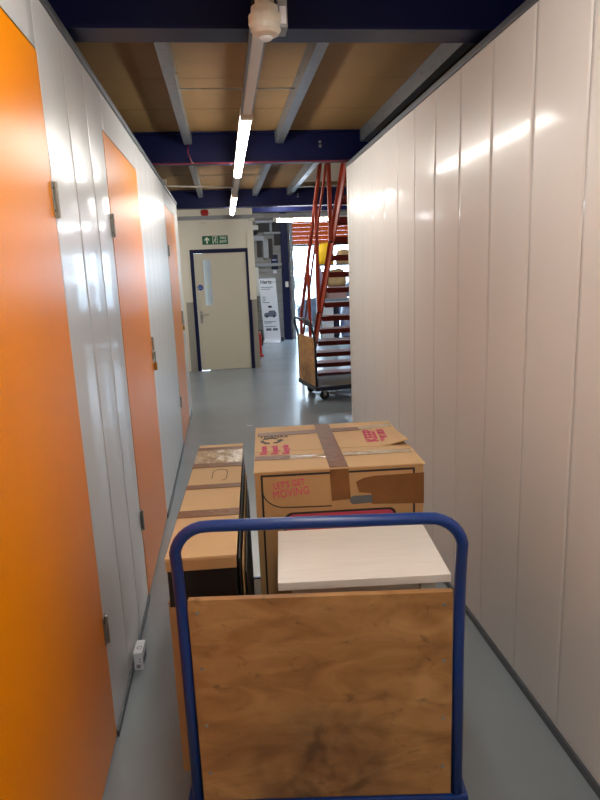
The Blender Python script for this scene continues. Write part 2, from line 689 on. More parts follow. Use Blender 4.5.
beam(-2.6, 2.30, DZ, -2.5, 4.5, 'navy steel beam across the corridor far behind the camera')
beam(-.16, 2.30, DZ, -2.5, 4.5, 'navy steel beam across the corridor just behind the camera')
beam(2.305, 2.30, DZ, -2.5, 4.5, 'large navy steel beam nearest the camera, behind the round sensor')
beam(4.765, 2.30, DZ, -2.5, 4.5, 'navy steel beam second from the camera, above the lit tube', bolts=(.78, -.62))
beam(7.81, 2.30, DZ, -2.5, 4.5, 'navy steel beam third from the camera, just before the exit door', bolts=(.98,))
beam(12.0, 2.63, 2.90, .55, 4.5, 'farthest navy steel beam over the loading bay')

# purlins (galvanised channel) ----------------------------------------


def purlin(x, y0, y1, lab, side=1, w=.05):
    t = thing('purlin', lab, 'purlin', (x, (y0 + y1) / 2, PB), group='galvanised purlins')
    L = (y1 - y0) / 2
    H = DZ - PB
    s = side
    bm = NB()
    # C section: web, two flanges, lips
    prism(bm, [(-s * w / 2, 0), (s * w / 2, 0), (s * w / 2, .016), (s * (w / 2 - .002), .016), (s * (w / 2 - .002), .002),
               (-s * (w / 2 - .002), .002), (-s * (w / 2 - .002), H - .002), (s * (w / 2 - .002), H - .002),
               (s * (w / 2 - .002), H - .016), (s * w / 2, H - .016), (s * w / 2, H), (-s * w / 2, H)], 'Y', -L, L)
    mesh_obj('channel', bm, 'galv', t)
    bm = NB()
    box(bm, (-s * (w / 2 + .006) - .003, -L - .0, .005), (-s * (w / 2 + .003) + .003, -L + .06, H - .01))
    mesh_obj('end_cleat', bm, 'galv', t)
    bm = NB()
    box(bm, (-s * (w / 2 + .006) - .003, L - .06, .005), (-s * (w / 2 + .003) + .003, L + .0, H - .01))
    mesh_obj('end_cleat', bm, 'galv', t)
    for yb in (-.25, .35):
        bm = NB()
        lathe(bm, [(.008, -.006), (.008, .006)], (-s * (w / 2 + .0), yb, H * .55), 'X', 6)
        mesh_obj('bolt', bm, 'steel', t)
    return t


for k, (y0, y1) in enumerate(((-2.53, -.23), (-.09, 2.235), (2.372, 4.695), (4.835, 7.742))):
    bay = ['in the bay behind the camera', 'directly over the camera', 'in the bay above the near light tube', 'in the far bay before the exit'][k]
    purlin(-.19 if k < 3 else -.205, y0, y1, 'galvanised roof purlin left of the lights, ' + bay, -1)
    purlin(.472 if k < 3 else .452, y0, y1, 'galvanised roof purlin right of the lights, ' + bay, 1)
    if k < 3:
        purlin(1.10, y0, y1, 'galvanised roof purlin above the right wall, ' + bay, 1)
    else:
        purlin(.872, y0, y1, 'galvanised purlin edging the stairwell, in the far bay before the exit', 1)
for yy, z, lab in ((3.48, 2.455, 'thin steel tie rod under the deck above the near light tube'), (6.35, 2.455, 'thin steel tie rod under the deck in the far bay')):
    bm = NB()
    tube(bm, [(-.19 + .028, yy, z), (.45 - .006, yy, z)], .0045, 8)
    tag(mesh_obj('tie_rod', bm, 'steel', smooth=True), lab, 'rod')

# stairwell above ------------------------------------------------------
bm = NB()
box(bm, (HX0 - .05, HY1 + .005, DZ + .06), (HX1 + .05, HY1 + .055, 4.0))
box(bm, (HX0 - .06, HY0 - .05, DZ + .06), (HX0 - .005, HY1 + .005, 4.0))
box(bm, (HX1 + .005, HY0 - .05, DZ + .06), (HX1 + .06, HY1 + .005, 4.0))
box(bm, (HX0 - .005, HY0 - .05, DZ + .06), (HX1 + .005, HY0 - .005, 4.0))
box(bm, (HX0 - .06, HY0 - .05, 4.0), (HX1 + .06, HY1 + .055, 4.05))
o = mesh_obj('wall_stairwell', bm, 'upperwall')
tag(o, 'white walls of the stairwell on the floor above', 'wall', kind='structure')

# exit-door wall --------------------------------------------------------
WY = 9.85
bm = NB()
x0, x1 = -.435, .375
box(bm, (-2.6, WY, 0), (x0 - .055, WY + .12, CE))
box(bm, (x1 + .055, WY, 0), (.512, WY + .12, CE))
box(bm, (x0 - .055, WY, 1.90), (x1 + .055, WY + .12, CE))
o = mesh_obj('wall_exit', bm, 'beige')
tag(o, 'beige painted wall around the fire exit door', 'wall', kind='structure')
bm = NB()
box(bm, (.41, WY - .03, 1.10), (.512, WY - .0005, 2.14), .003)
mesh_obj('boxing', bm, 'beige', o)
for a, b in ((-.60, x0 - .055), (x1 + .055, .514)):
    bm = NB()
    box(bm, (a, WY - .006, .005), (b, WY - .0005, 1.10), .001)
    mesh_obj('chequer_plate', bm, 'chk', o)
bm = NB()
box(bm, (-2.6, L_END + .05, 0), (-2.5, WY, CE))
tag(mesh_obj('wall_lobby', bm, 'beige'), 'beige wall at the far left of the exit lobby', 'wall', kind='structure')

dr = thing('door_5', 'beige fire exit door with a narrow wired glass panel in a navy frame', 'door', (0, WY, 0), kind='structure')
for lo, hi in (((x0 - .055, 0), (x0, 1.90)), ((x1, 0), (x1 + .055, 1.90)), ((x0, 1.845), (x1, 1.90))):
    bm = NB()
    box(bm, (lo[0], -.025, lo[1]), (hi[0], .10, hi[1]), .002)
    mesh_obj('door_frame', bm, 'navy', dr)
bm = NB()
gx0, gx1, gz0, gz1 = -.292, -.186, 1.045, 1.74
yy0, yy1 = .0, .045
box(bm, (x0 + .004, yy0, .008), (gx0, yy1, 1.841))
box(bm, (gx1, yy0, .008), (x1 - .004, yy1, 1.841))
box(bm, (gx0, yy0, .008), (gx1, yy1, gz0))
box(bm, (gx0, yy0, gz1), (gx1, yy1, 1.841))
lf = mesh_obj('door_leaf', bm, 'door', dr)
bm = NB()
box(bm, (gx0, .015, gz0), (gx1, .025, gz1))
mesh_obj('pane', bm, 'frosted', lf)
bm = NB()
for lo, hi in (((gx0 - .012, gz0 - .012), (gx0, gz1 + .012)), ((gx1, gz0 - .012), (gx1 + .012, gz1 + .012)), ((gx0, gz1), (gx1, gz1 + .012)), ((gx0, gz0 - .012), (gx1, gz0))):
    box(bm, (lo[0], -.006, lo[1]), (hi[0], -.0003, hi[1]))
mesh_obj('glazing_bead', bm, 'whitem', lf)
bm = NB()
box(bm, (-.262, .010, 1.30), (-.215, .0145, 1.36))
mesh_obj('notice', bm, 'cream', lf)
bm = NB()
lathe(bm, [(.045, 0), (.045, -.003)], (-.362, -.0002, 1.32), 'Y', 24)
ds = mesh_obj('blue_disc', bm, 'bluesign', lf)
for q, s in ((.010, 'FIRE DOOR'), (-.012, 'KEEP SHUT')):
    text('lettering', s, .014, 'cream', lf, frame_mtx((-.362, -.0036, 1.32 + q), (1, 0, 0), (0, 0, 1)))
bm = NB()
lathe(bm, [(.026, 0), (.026, -.008)], (-.375, -.0002, .90), 'Y', 16)
box(bm, (-.395, -.004, .76), (-.355, -.0003, .95), .001)
tube(bm, [(-.375, -.008, .90), (-.375, -.05, .90), (-.36, -.056, .90), (-.26, -.056, .90)], .009, 8)
mesh_obj('handle', bm, 'steel', dr)

sg = thing('exit_sign', 'green fire exit sign with white arrow and running figure above the door', 'sign', (-.085, WY, 2.035))
bm = NB()
box(bm, (-.198, -.006, -.066), (.198, -.0005, .066), .001)
mesh_obj('sign_plate', bm, 'green', sg)
bm = NB()
prism(bm, [(-.012, -.05), (.012, -.05), (.012, .008), (.036, -.012), (.036, .016), (0, .05), (-.036, .016), (-.036, -.012), (-.012, .008)], 'Y', -.0072, -.0062)
bmesh.ops.translate(bm, verts=bm.verts, vec=(-.125, 0, 0))
mesh_obj('arrow', bm, 'cream', sg)
bm = NB()


def bar2(bm, a, b, w, y0=-.0072, y1=-.0062):
    a, b = Vector(a), Vector(b)
    d = (b - a).normalized()
    n = Vector((-d.y, d.x)) * w / 2
    prism(bm, [tuple(a + n), tuple(b + n), tuple(b - n), tuple(a - n)], 'Y', y0, y1)


for a, b, w in (((-.036, -.055), (-.036, .055), .008), ((.036, -.055), (.036, .055), .008), ((-.036, .052), (.036, .052), .008),
                ((.004, .022), (-.004, -.008), .018), ((-.004, -.008), (-.022, -.022), .010), ((-.022, -.022), (-.024, -.046), .009),
                ((-.004, -.008), (.014, -.022), .010), ((.014, -.022), (.008, -.048), .009), ((.004, .020), (.022, .010), .008), ((.004, .020), (-.016, .012), .008)):
    bar2(bm, a, b, w)
prism(bm, arc((.010, .036), .009, 0, 2 * PI * .95, 11), 'Y', -.0072, -.0062)
mesh_obj('running_figure', bm, 'cream', sg)
text('lettering', 'FIRE', .055, 'cream', sg, frame_mtx((.125, -.0065, .027), (1, 0, 0), (0, 0, 1)), bold=.001)
text('lettering', 'EXIT', .055, 'cream', sg, frame_mtx((.125, -.0065, -.027), (1, 0, 0), (0, 0, 1)), bold=.001)

# far wall with roller shutter --------------------------------------------
FY = 14.0
OX0, OX1, OZ = 1.53, 3.7, 2.62
bm = NB()
box(bm, (-.2, FY, 0), (OX0, FY + .2, CE))
box(bm, (OX1, FY, 0), (4.6, FY + .2, CE))
box(bm, (OX0, FY, OZ), (OX1, FY + .2, CE))
fwall = mesh_obj('wall_far', bm, 'mortar')
tag(fwall, 'grey blockwork wall at the back of the loading bay', 'wall', kind='structure')
bmx = NB()
box(bmx, (0, -.012, 0), (.43, -.0003, .208), .004)
bme = bpy.data.meshes.new('block')
bmx.to_mesh(bme)
bmx.free()
bme.materials.append(MT['blockwall'])
for row in range(13):
    for kx in range(4):
        x = .52 + kx * .44 - (.22 if row % 2 else 0)
        if x < OX0 - .30 and x > .1:
            share('block', bme, fwall, (x, FY, .006 + row * .218))
bm = NB()
box(bm, (4.5, 4.95, 0), (4.6, FY, CE))
tag(mesh_obj('wall_bay', bm, 'beige'), 'plain wall on the right of the loading bay', 'wall', kind='structure')
bm = NB()
box(bm, (.512, WY + .12, 0), (.52, WY + .125, CE))
bm.free()
bm = NB()
box(bm, (-.3, WY + .12, 0), (-.2, FY + .2, CE))
tag(mesh_obj('wall_recess', bm, 'beige'), 'plain wall in the recess behind the exit door', 'wall', kind='structure')

pc = thing('steel_column', 'tall navy steel column beside the open roller shutter', 'column', (1.395, FY - .10, 0))
bm = NB()
box(bm, (-.075, -.075, 0), (.075, -.063, 2.9))
box(bm, (-.075, .063, 0), (.075, .075, 2.9))
box(bm, (-.006, -.063, 0), (.006, .063, 2.9))
mesh_obj('column_section', bm, 'navy', pc)
bm = NB()
box(bm, (-.11, -.11, 0), (.11, .085, .015))
mesh_obj('base_plate', bm, 'navy', pc)
bm = NB()
box(bm, (-.02, -.10, 1.18), (.05, -.0755, 1.30), .004)
mesh_obj('switch_box', bm, 'white', pc)

sh = thing('roller_shutter', 'orange roller shutter half raised over the bright loading doorway', 'shutter', (0, FY, 0))
for sx in (OX0, OX1 - .06):
    bm = NB()
    box(bm, (sx, -.07, 0), (sx + .06, -.001, 2.62), .003)
    mesh_obj('guide_rail', bm, 'greymetal', sh)
bm = NB()
prism(bm, [(-.024, 0), (-.040, .008), (-.058, .030), (-.058, .056), (-.040, .078), (-.024, .088), (-.018, .0915), (-.018, 0)], 'X', OX0 + .062, OX1 - .062)
sl = bpy.data.meshes.new('slat')
bmesh.ops.recalc_face_normals(bm, faces=bm.faces)
bm.to_mesh(sl)
bm.free()
sl.materials.append(MT['shutter'])
for k in range(6):
    share('slat', sl, sh, (0, 0, 2.10 + k * .0925))
bm = NB()
box(bm, (OX0 + .062, -.048, 2.055), (OX1 - .062, -.018, 2.098), .004)
mesh_obj('bottom_bar', bm, 'darkgap', sh)

# ================================================================== LIGHTS ON THE CEILING
LX = .165


def batten(y0, y1, z, lab, m='led', along='Y', x=LX):
    """z is the underside of the diffuser; base = its fixing line"""
    L = abs(y1 - y0) / 2
    c = (x, (y0 + y1) / 2, z)
    t = thing('batten_light', lab, 'light', c, 0 if along == 'Y' else PI / 2, group='LED batten lights')
    bm = NB()
    box(bm, (-.030, -L, .040), (.030, L, .058), .003)
    mesh_obj('housing', bm, 'white', t)
    bm = NB()
    prof = [(-.026, .0385), (-.026, .022)] + [(.026 * math.cos(a), .020 + .020 * math.sin(a)) for a in [PI + PI * k / 10 for k in range(1, 10)]] + [(.026, .022), (.026, .0385)]
    prism(bm, prof, 'Y', -L + .045, L - .045)
    mesh_obj('diffuser', bm, m, t, smooth=False)
    for s in (-1, 1):
        bm = NB()
        a, b = sorted((s * (L - .044), s * L))
        box(bm, (-.031, a, .002), (.031, b, .0395), .006)
        mesh_obj('end_cap', bm, 'white', t)
    return t


batten(-5.9 + 3.05, -4.05 + 3.05, 2.232, 'lit LED batten light behind the camera')
batten(-.12, 1.70, 2.232, 'lit LED batten light over the loaded trolley, just out of frame above')
batten(3.17, 5.05, 2.232, 'long lit LED batten light nearest in view, under the second beam')
batten(6.22, 8.05, 2.232, 'small lit LED batten light farther along, before the exit door')
batten(.74, 2.55, 2.19, 'lit LED batten light running crosswise in front of the orange shutter', 'led_f', 'X', x=0)
bpy.data.objects['batten_light.004'].location = (1.64, 8.62, 2.178)
batten(.74, 2.24, 2.19, 'added unseen fill light in the lobby, brightening the exit door wall', 'led_f', 'X', x=0)  # added lamp, out of view, only to lift the exit wall
bpy.data.objects['batten_light.005'].location = (-1.55, 8.62, 2.178)
batten(11.0, 12.8, 2.85, 'added unseen fill light high in the loading bay, brightening the banner', 'fill_b', 'Y', x=1.2)  # added fill, stronger and bluer than the battens, to brighten the bay
batten(5.3, 6.8, 3.93, 'added unseen fill light on the floor above, lighting the stairwell walls', 'fill_u', 'Y', x=1.7)  # added lamp so the white stairwell walls read as lit from below

tr = thing('cable_trunking', 'long pale steel trunking carrying the lights down the corridor ceiling', 'trunking', (LX, 0, 2.290))
bm = NB()
box(bm, (-.024, -2.9, -.0), (.024, 8.59, .008), .001)
mesh_obj('cover', bm, 'white', tr)
for a, b, lab in ((1.71, 1.86, 'short pale trunking section before the round sensor'), (1.99, 3.16, 'pale steel trunking section between the round sensor and the near light tube'),
                  (5.06, 6.21, 'pale steel trunking section between the two light tubes')):
    q = thing('trunking_section', lab, 'trunking', (LX, 0, 2.2895), group='trunking sections between lights')
    bm = NB()
    box(bm, (-.020, a, -.040), (.020, b, -.0005), .002)
    mesh_obj('cover_strip', bm, 'whitem', q)
    for x_ in (-.028, .0205):
        bm = NB()
        box(bm, (x_, a, -.034), (x_ + .0075, b, -.0005), .001)
        mesh_obj('side_channel', bm, 'galv', q)

ct = thing('cross_trunking', 'grey trunking running crosswise above the exit door', 'trunking', (.4, 8.62, 2.237))
bm = NB()
box(bm, (-2.9, -.028, 0), (2.1, .028, .05), .002)
mesh_obj('channel', bm, 'greymetal', ct)
for x in (-.62, .04):
    bm = NB()
    box(bm, (x - .035, -.04, -.035), (x + .035, .04, -.0005), .004)
    mesh_obj('junction_box', bm, 'white', ct)
for x in (-1.2, 1.6):
    bm = NB()
    tube(bm, [(x, 0, .05), (x, 0, .712)], .006, 8)
    mesh_obj('hanger_rod', bm, 'steel', ct)

sn = thing('motion_sensor', 'round cream motion sensor hanging at the end of the near light', 'sensor', (LX + .003, 1.93, 2.29))
bm = NB()
lathe(bm, [(.028, -.0), (.028, -.045), (.040, -.047), (.042, -.066), (.0485, -.069), (.049, -.090), (.045, -.094), (.0435, -.108), (.036, -.118), (.022, -.123), (.004, -.124)], n=28)
mesh_obj('sensor_body', bm, 'white', sn, smooth=False)
bm = NB()
lathe(bm, [(.020, -.1242), (.018, -.129), (.011, -.133), (.003, -.134)], n=20)
mesh_obj('lens', bm, 'paper', sn, smooth=True)
bm = NB()
box(bm, (.034, -.02, -.105), (.062, .05, -.02), .002)
mesh_obj('control_box', bm, 'greymetal', sn)
bm = NB()
box(bm, (.040, -.0212, -.095), (.058, -.0203, -.05))
mesh_obj('rating_label', bm, 'paper', sn)
bm = NB()
box(bm, (-.034, .045, -.052), (.030, .056, -.004), .002)
mesh_obj('bracket', bm, 'darkgap', sn)

# conduit, red cable, sounder
bm = NB()
tube(bm, [(XL - .1, 5.55, 2.266), (.10, 5.75, 2.266), (.135, 5.78, 2.266), (.137, 5.83, 2.266), (.137, 6.0, 2.266)], .008, 8)
tag(mesh_obj('conduit', bm, 'white', smooth=True), 'thin white conduit crossing from the left wall to the trunking', 'conduit')
bm = NB()
pts = [(XL - .1 + k * .1, 4.69, 2.293 + .0015 * math.sin(k * 1.7)) for k in range(17)]
tube(bm, pts, .0055, 8)
tag(mesh_obj('alarm_cable', bm, 'cable', smooth=True), 'straight red alarm cable clipped along the second beam', 'cable')
bm = NB()
tube(bm, [(-.185, 4.668, 2.419), (-.192, 4.66, 2.36), (-.178, 4.655, 2.325), (-.170, 4.662, 2.302), (-.158, 4.672, 2.288)], .0045, 8)
tag(mesh_obj('cable_loop', bm, 'cable', smooth=True), 'short red cable drooping from the left purlin end at the second beam', 'cable')
so = thing('alarm_sounder', 'red fire alarm sounder on the trunking left of the small light', 'alarm', (-.19, 8.62, 2.2875))
bm = NB()
lathe(bm, [(.045, 0), (.045, .02), (.055, .022), (.055, .06), (.045, .075), (.02, .08)], n=18)
mesh_obj('sounder_body', bm, 'red', so)
bm = NB()
tube(bm, [(.0, 0, .08), (.02, -.02, .12), (.0, -.1, .15), (-.03, -.3, .13)], .004, 6)
mesh_obj('lead', bm, 'cable', so)

# ================================================================== FAR BAY DETAILS
# cable trays and boxes on the far wall
FR = FY - .013
t = thing('cable_tray', 'grey cable tray frame of vertical and cross rails high on the far wall', 'cable tray', (.98, FR, 1.55))
for lo, hi in (((-.30, .66), (-.02, .76)), ((-.05, .28), (.06, .655)), ((.12, .80), (.16, 1.06)), ((-.02, .80), (.40, .84)), ((-.20, 1.04), (.28, 1.09)), ((-.32, .10), (.42, .16))):
    bm = NB()
    box(bm, (lo[0], -.07, lo[1]), (hi[0], -.021, hi[1]), .003)
    mesh_obj('rail', bm, 'greymetal', t)
t = thing('vent_louvre', 'dark brown louvred openings behind the cable tray on the far wall', 'louvre', (.98, FR, 1.80))
for lo, hi in (((-.17, .60), (.10, .78)), ((.17, .60), (.34, .80)), ((.20, .30), (.40, .54)), ((-.19, .05), (-.08, .44)), ((.07, .02), (.16, .45))):
    bm = NB()
    box(bm, (lo[0], -.02, lo[1]), (hi[0], -.0005, hi[1]), .002)
    mesh_obj('louvre_panel', bm, 'darkgap', t)
cc = thing('dome_camera', 'white dome security camera at the corner high on the far wall', 'camera', (.74, FR, 2.42))
bm = NB()
box(bm, (-.04, -.10, .02), (.10, -.0005, .12), .01)
mesh_obj('mount', bm, 'white', cc)
bm = NB()
lathe(bm, [(.01, -.075), (.04, -.06), (.06, -.03), (.065, 0), (.065, .018)], (.03, -.09, 0), n=18)
mesh_obj('dome', bm, 'black', cc, smooth=True)
bd = thing('notice_board', 'small dark blue notice with pale lettering on the far wall', 'notice', (1.17, FR, 1.74))
bm = NB()
box(bm, (-.075, -.012, -.16), (.075, -.0005, .16), .002)
mesh_obj('board', bm, 'navybag', bd)
bm = NB()
for z in (.03, -.05, -.09):
    box(bm, (-.05, -.0135, z), (.05, -.0123, z + .03))
mesh_obj('print', bm, 'bluebag', bd)
bm = NB()
box(bm, (-.04, -.012, -.25), (.04, -.0005, -.18), .002)
mesh_obj('card', bm, 'paper', bd)
bm = NB()
box(bm, (.70, FR - .05, 1.0), (.80, FR - .0005, 1.64), .004)
tag(mesh_obj('cable_cover', bm, 'white'), 'tall white cable cover standing on the far wall beside the exit wall corner', 'cover')

# roll-up banner ----------------------------------------------------------
bn = thing('pull_up_banner', 'white pull-up advertising banner with a van picture, beside the navy column', 'banner', (1.015, 13.55, 0), math.radians(-14))
BW = .37
bm = NB()
prof = [(-.20, .004), (-.12, .006), (-.05, .02), (-.01, .06), (0, .12), (.02, 1.40)]
A = [bm.verts.new((-BW / 2 - .05 * z, y, z)) for y, z in prof]
B = [bm.verts.new((BW / 2 - .05 * z, y, z)) for y, z in prof]
C = [bm.verts.new((-BW / 2 - .05 * z, y + .006, z + .002)) for y, z in prof]
D = [bm.verts.new((BW / 2 - .05 * z, y + .006, z + .002)) for y, z in prof]
for i in range(len(prof) - 1):
    bm.faces.new((A[i], B[i], B[i + 1], A[i + 1]))
    bm.faces.new((C[i], C[i + 1], D[i + 1], D[i]))
    bm.faces.new((A[i], A[i + 1], C[i + 1], C[i]))
    bm.faces.new((B[i], D[i], D[i + 1], B[i + 1]))
bm.faces.new((A[0], C[0], D[0], B[0]))
bm.faces.new((A[-1], B[-1], D[-1], C[-1]))
mesh_obj('banner_sheet', bm, 'paper', bn)


def by(z):
    return (z - .12) / 1.28 * .02 - .0012


up = Vector((0, .02, 1.28)).normalized()
text('lettering', 'Hertz', .105, 'ink', bn, frame_mtx((-.22, by(1.31), 1.31), (1, 0, 0), up), 'LEFT', bold=.003)
text('lettering', '24/7', .05, 'greyprint', bn, frame_mtx((.02, by(1.30), 1.30), (1, 0, 0), up), 'LEFT')
for z, w in ((1.19, .26), (1.15, .20), (.98, .08), (.94, .09), (.90, .07), (.86, .16), (.44, .26), (.41, .17), (.33, .25)):
    bm = NB()
    box(bm, (-.15 - .05 * z, by(z), z), (-.15 + w - .05 * z, by(z) + .0008, z + .014))
    mesh_obj('print_line', bm, 'greyprint', bn)
for z, xs in ((.27, ((-.14, -.02), (.01, .12))),):
    for a, b in xs:
        bm = NB()
        box(bm, (a, by(z) - .0005, z - .025), (b, by(z) + .0006, z + .03))
        mesh_obj('logo_patch', bm, 'greyprint', bn)
bm = NB()
y = by(.62)
prism(bm, [(-.14, .56), (-.14, .60), (-.12, .64), (-.05, .645), (-.02, .69), (.10, .69), (.13, .65), (.14, .57), (.10, .555), (-.10, .55)], 'Y', y - .0006, y + .0006)
bmesh.ops.translate(bm, verts=bm.verts, vec=(-.03, 0, 0))
mesh_obj('van_print', bm, 'greyprint', bn)
bm = NB()
for cx in (-.08, .08):
    prism(bm, arc((cx, .56), .028, 0, 2 * PI * .95, 12), 'Y', y - .0012, y - .0007)
prism(bm, [(-.03, .75), (-.05, .79), (.03, .80), (.05, .755)], 'Y', y - .0012, y - .0007)
bmesh.ops.translate(bm, verts=bm.verts, vec=(-.03, 0, 0))
mesh_obj('wheel_print', bm, 'ink', bn)
bm = NB()
box(bm, (-BW / 2 - .075, .012, 1.39), (BW / 2 - .065, .034, 1.415), .003)
mesh_obj('top_rail', bm, 'greymetal', bn)
bm = NB()
box(bm, (-BW / 2 - .02, .02, 0), (BW / 2 + .06, .12, .09), .01)
mesh_obj('base_cassette', bm, 'black', bn)
bm = NB()
tube(bm, [(0, .07, .09), (-.07, .04, 1.40)], .008, 8)
mesh_obj('support_pole', bm, 'greymetal', bn)

# fire extinguisher behind the corner
fe = thing('fire_extinguisher', 'red fire extinguisher on a stand just past the exit wall corner', 'extinguisher', (.572, 11.2, 0))
bm = NB()
lathe(bm, [(.085, 0), (.09, .03), (.06, .035)], n=18)
mesh_obj('stand', bm, 'red', fe)
bm = NB()
lathe(bm, [(.055, .036), (.06, .05), (.06, .38), (.05, .43), (.022, .455), (.018, .475)], n=18)
mesh_obj('cylinder', bm, 'red', fe, smooth=False)
bm = NB()
lathe(bm, [(.018, .476), (.018, .50)], n=12)
box(bm, (-.012, -.06, .505), (.012, .02, .518), .003)
tube(bm, [(.02, 0, .49), (.07, 0, .47), (.075, 0, .35), (.068, 0, .2)], .009, 8)
mesh_obj('valve_and_hose', bm, 'black', fe)

# ================================================================== STAIRCASE (rises towards the camera)
SX0, SX1 = 1.09, 1.90
st = thing('steel_staircase', 'orange-red open steel staircase rising to the floor above past the right wall', 'staircase', (0, 0, 0))
RISE, GO, Y0 = .165, .2012, 8.26


def sz(y):
    return (Y0 - y) * RISE / GO


for x in (SX0 - .0, SX1):
    bm = NB()
    ya, yb = 8.25, 5.23
    dp = .065
    prism(bm, [(ya + .10, 0), (ya - .12, 0), (yb, sz(yb) - dp - .02), (yb, sz(yb) + dp), (ya - .02, sz(ya - .02) + dp)], 'X', x - .006, x + .006)
    so_ = mesh_obj('stringer', bm, 'stair', st)
    bm = NB()
    prism(bm, [(ya - .0, sz(ya) + dp), (yb, sz(yb) + dp), (yb, sz(yb) + dp - .008), (ya, sz(ya) + dp - .008)], 'X', x - .03, x - .0062)
    mesh_obj('stringer_flange', bm, 'stair', so_)
bm2 = NB()
prism(bm2, [(-.125, -.055), (-.119, -.055), (-.119, -.006), (.119, -.006), (.119, -.055), (.125, -.055), (.125, 0), (-.125, 0)], 'X', SX0 + .0065, SX1 - .0065)
tm = bpy.data.meshes.new('tread')
bmesh.ops.recalc_face_normals(bm2, faces=bm2.faces)
bm2.to_mesh(tm)
bm2.free()
tm.materials.append(MT['tread'])
for k in range(1, 15):
    share('tread', tm, st, (0, Y0 - GO * k, RISE * k))
for x in (SX0, SX1):
    xo = x - .025 if x == SX0 else x + .025
    for yp, top in ((6.05, 1.16), (6.95, 1.16), (7.75, 1.16)):
        bm = NB()
        box(bm, (xo - .019, yp - .019, sz(yp) - .03), (xo + .019, yp + .019, sz(yp) + top), .003)
        po = mesh_obj('post', bm, 'stair', st)
        bm = NB()
        box(bm, (xo - .018, yp - .018, sz(yp) - .045), (xo + .018, yp + .018, sz(yp) - .0305))
        mesh_obj('end_cap', bm, 'black', po)
    bm = NB()
    path = [(xo, 5.25, sz(5.25) + 1.18), (xo, 8.3, sz(8.3) + 1.18)]
    path += [(xo, 8.55, sz(8.55) + 1.19), (xo, 8.63, .84), (xo, 8.65, .76), (xo, 8.65, .002)]
    tube(bm, path, .023, 10)
    mesh_obj('handrail', bm, 'stair', st, smooth=True)
    bm = NB()
    tube(bm, [(xo, 5.25, sz(5.25) + .82), (xo, 8.62, sz(8.62) + .82)], .014, 8)
    mesh_obj('mid_rail', bm, 'stair', st, smooth=True)

# ================================================================== TROLLEYS


def trolley(lab, loc, rotz, length, tube_m, deck_m):
    """local: u=X right, v=Y forward from the handle, z=0 floor; board at Y=0"""
    t = thing('platform_trolley', lab, 'trolley', loc, rotz, group='flatbed platform trolleys')
    DT = .17
    bm = NB()
    box(bm, (-.345, -.005, DT - .022), (.345, length, DT), .003)
    mesh_obj('platform', bm, deck_m, t)
    for lo, hi in (((-.36, -.018), (.36, -.0055)), ((-.36, length + .0005), (.36, length + .014)), ((-.36, -.005), (-.3455, length)), ((.3455, -.005), (.36, length))):
        bm = NB()
        box(bm, (lo[0], lo[1], DT - .045), (hi[0], hi[1], DT + .006), .003)
        mesh_obj('edge_rail', bm, tube_m, t)
    # handle hoop
    hw, zt, lean = .333, .952, -.055
    pts = [(-hw, .0, DT + .0065), (-hw, .0, .55), (-hw, -.003, .70), (-hw + .002, -.016, .79), (-hw + .005, -.035, .855)]
    for k in range(1, 8):
        a = PI - (PI / 2) * k / 8
        pts.append((-hw + .086 + .08 * math.cos(a), lean + .006 * (1 - math.sin(a)), zt - .08 + .08 * math.sin(a)))
    pts.append((-hw + .10, lean, zt))
    pts += [(-p[0], p[1], p[2]) for p in reversed(pts)]
    bm = NB()
    tube(bm, pts, .0138, 14)
    mesh_obj('handle', bm, tube_m, t, smooth=True)
    bm = NB()
    box(bm, (-.3165, -.009, -.283), (.3165, .009, .283), .0015)
    b = mesh_obj('back_board', bm, 'ply', t, loc=(0, 0, .4605))
    for sx in (-.295, .295):
        for q in (.25, .10, -.06, -.2):
            bm = NB()
            lathe(bm, [(.005, -.0092), (.0045, -.0105)], (sx, 0, q), 'Y', 10)
            mesh_obj('screw', bm, 'steel', b)
    for cx in (-.26, .26):
        for cy in (.12, length - .12):
            bm = NB()
            box(bm, (cx - .045, cy - .045, DT - .032), (cx + .045, cy + .045, DT - .0225), .002)
            ca = mesh_obj('castor', bm, 'steel', t)
            for s in (-1, 1):
                bm = NB()
                prism(bm, [(cy - .025, DT - .032), (cy + .025, DT - .032), (cy + .014, .05), (cy - .014, .05)], 'X', cx + s * .022 - .0015, cx + s * .022 + .0015)
                mesh_obj('fork', bm, 'steel', ca)
            bm = NB()
            lathe(bm, [(.035, -.018), (.052, -.014), (.0565, -.007), (.0565, .007), (.052, .014), (.035, .018)], (cx, cy, .0565), 'X', 18)
            mesh_obj('wheel', bm, 'rubber', ca)
    return t


TY = math.radians(-7.3)
t1 = trolley('blue flatbed trolley with plywood back board, loaded with boxes in front', (.181, 1.317, 0), TY, 1.16, 'bluetube', 'deckgrey')
t2 = trolley('empty flatbed trolley parked under the staircase', (.95, 7.26, 0), math.radians(-80.5), 1.10, 'darktube', 'deckgrey')

# ================================================================== LOAD
DT = .1705


def decal(name, bm, m, parent):
    return mesh_obj(name, bm, m, parent)


def strip(bm, lo, hi):
    box(bm, lo, hi)


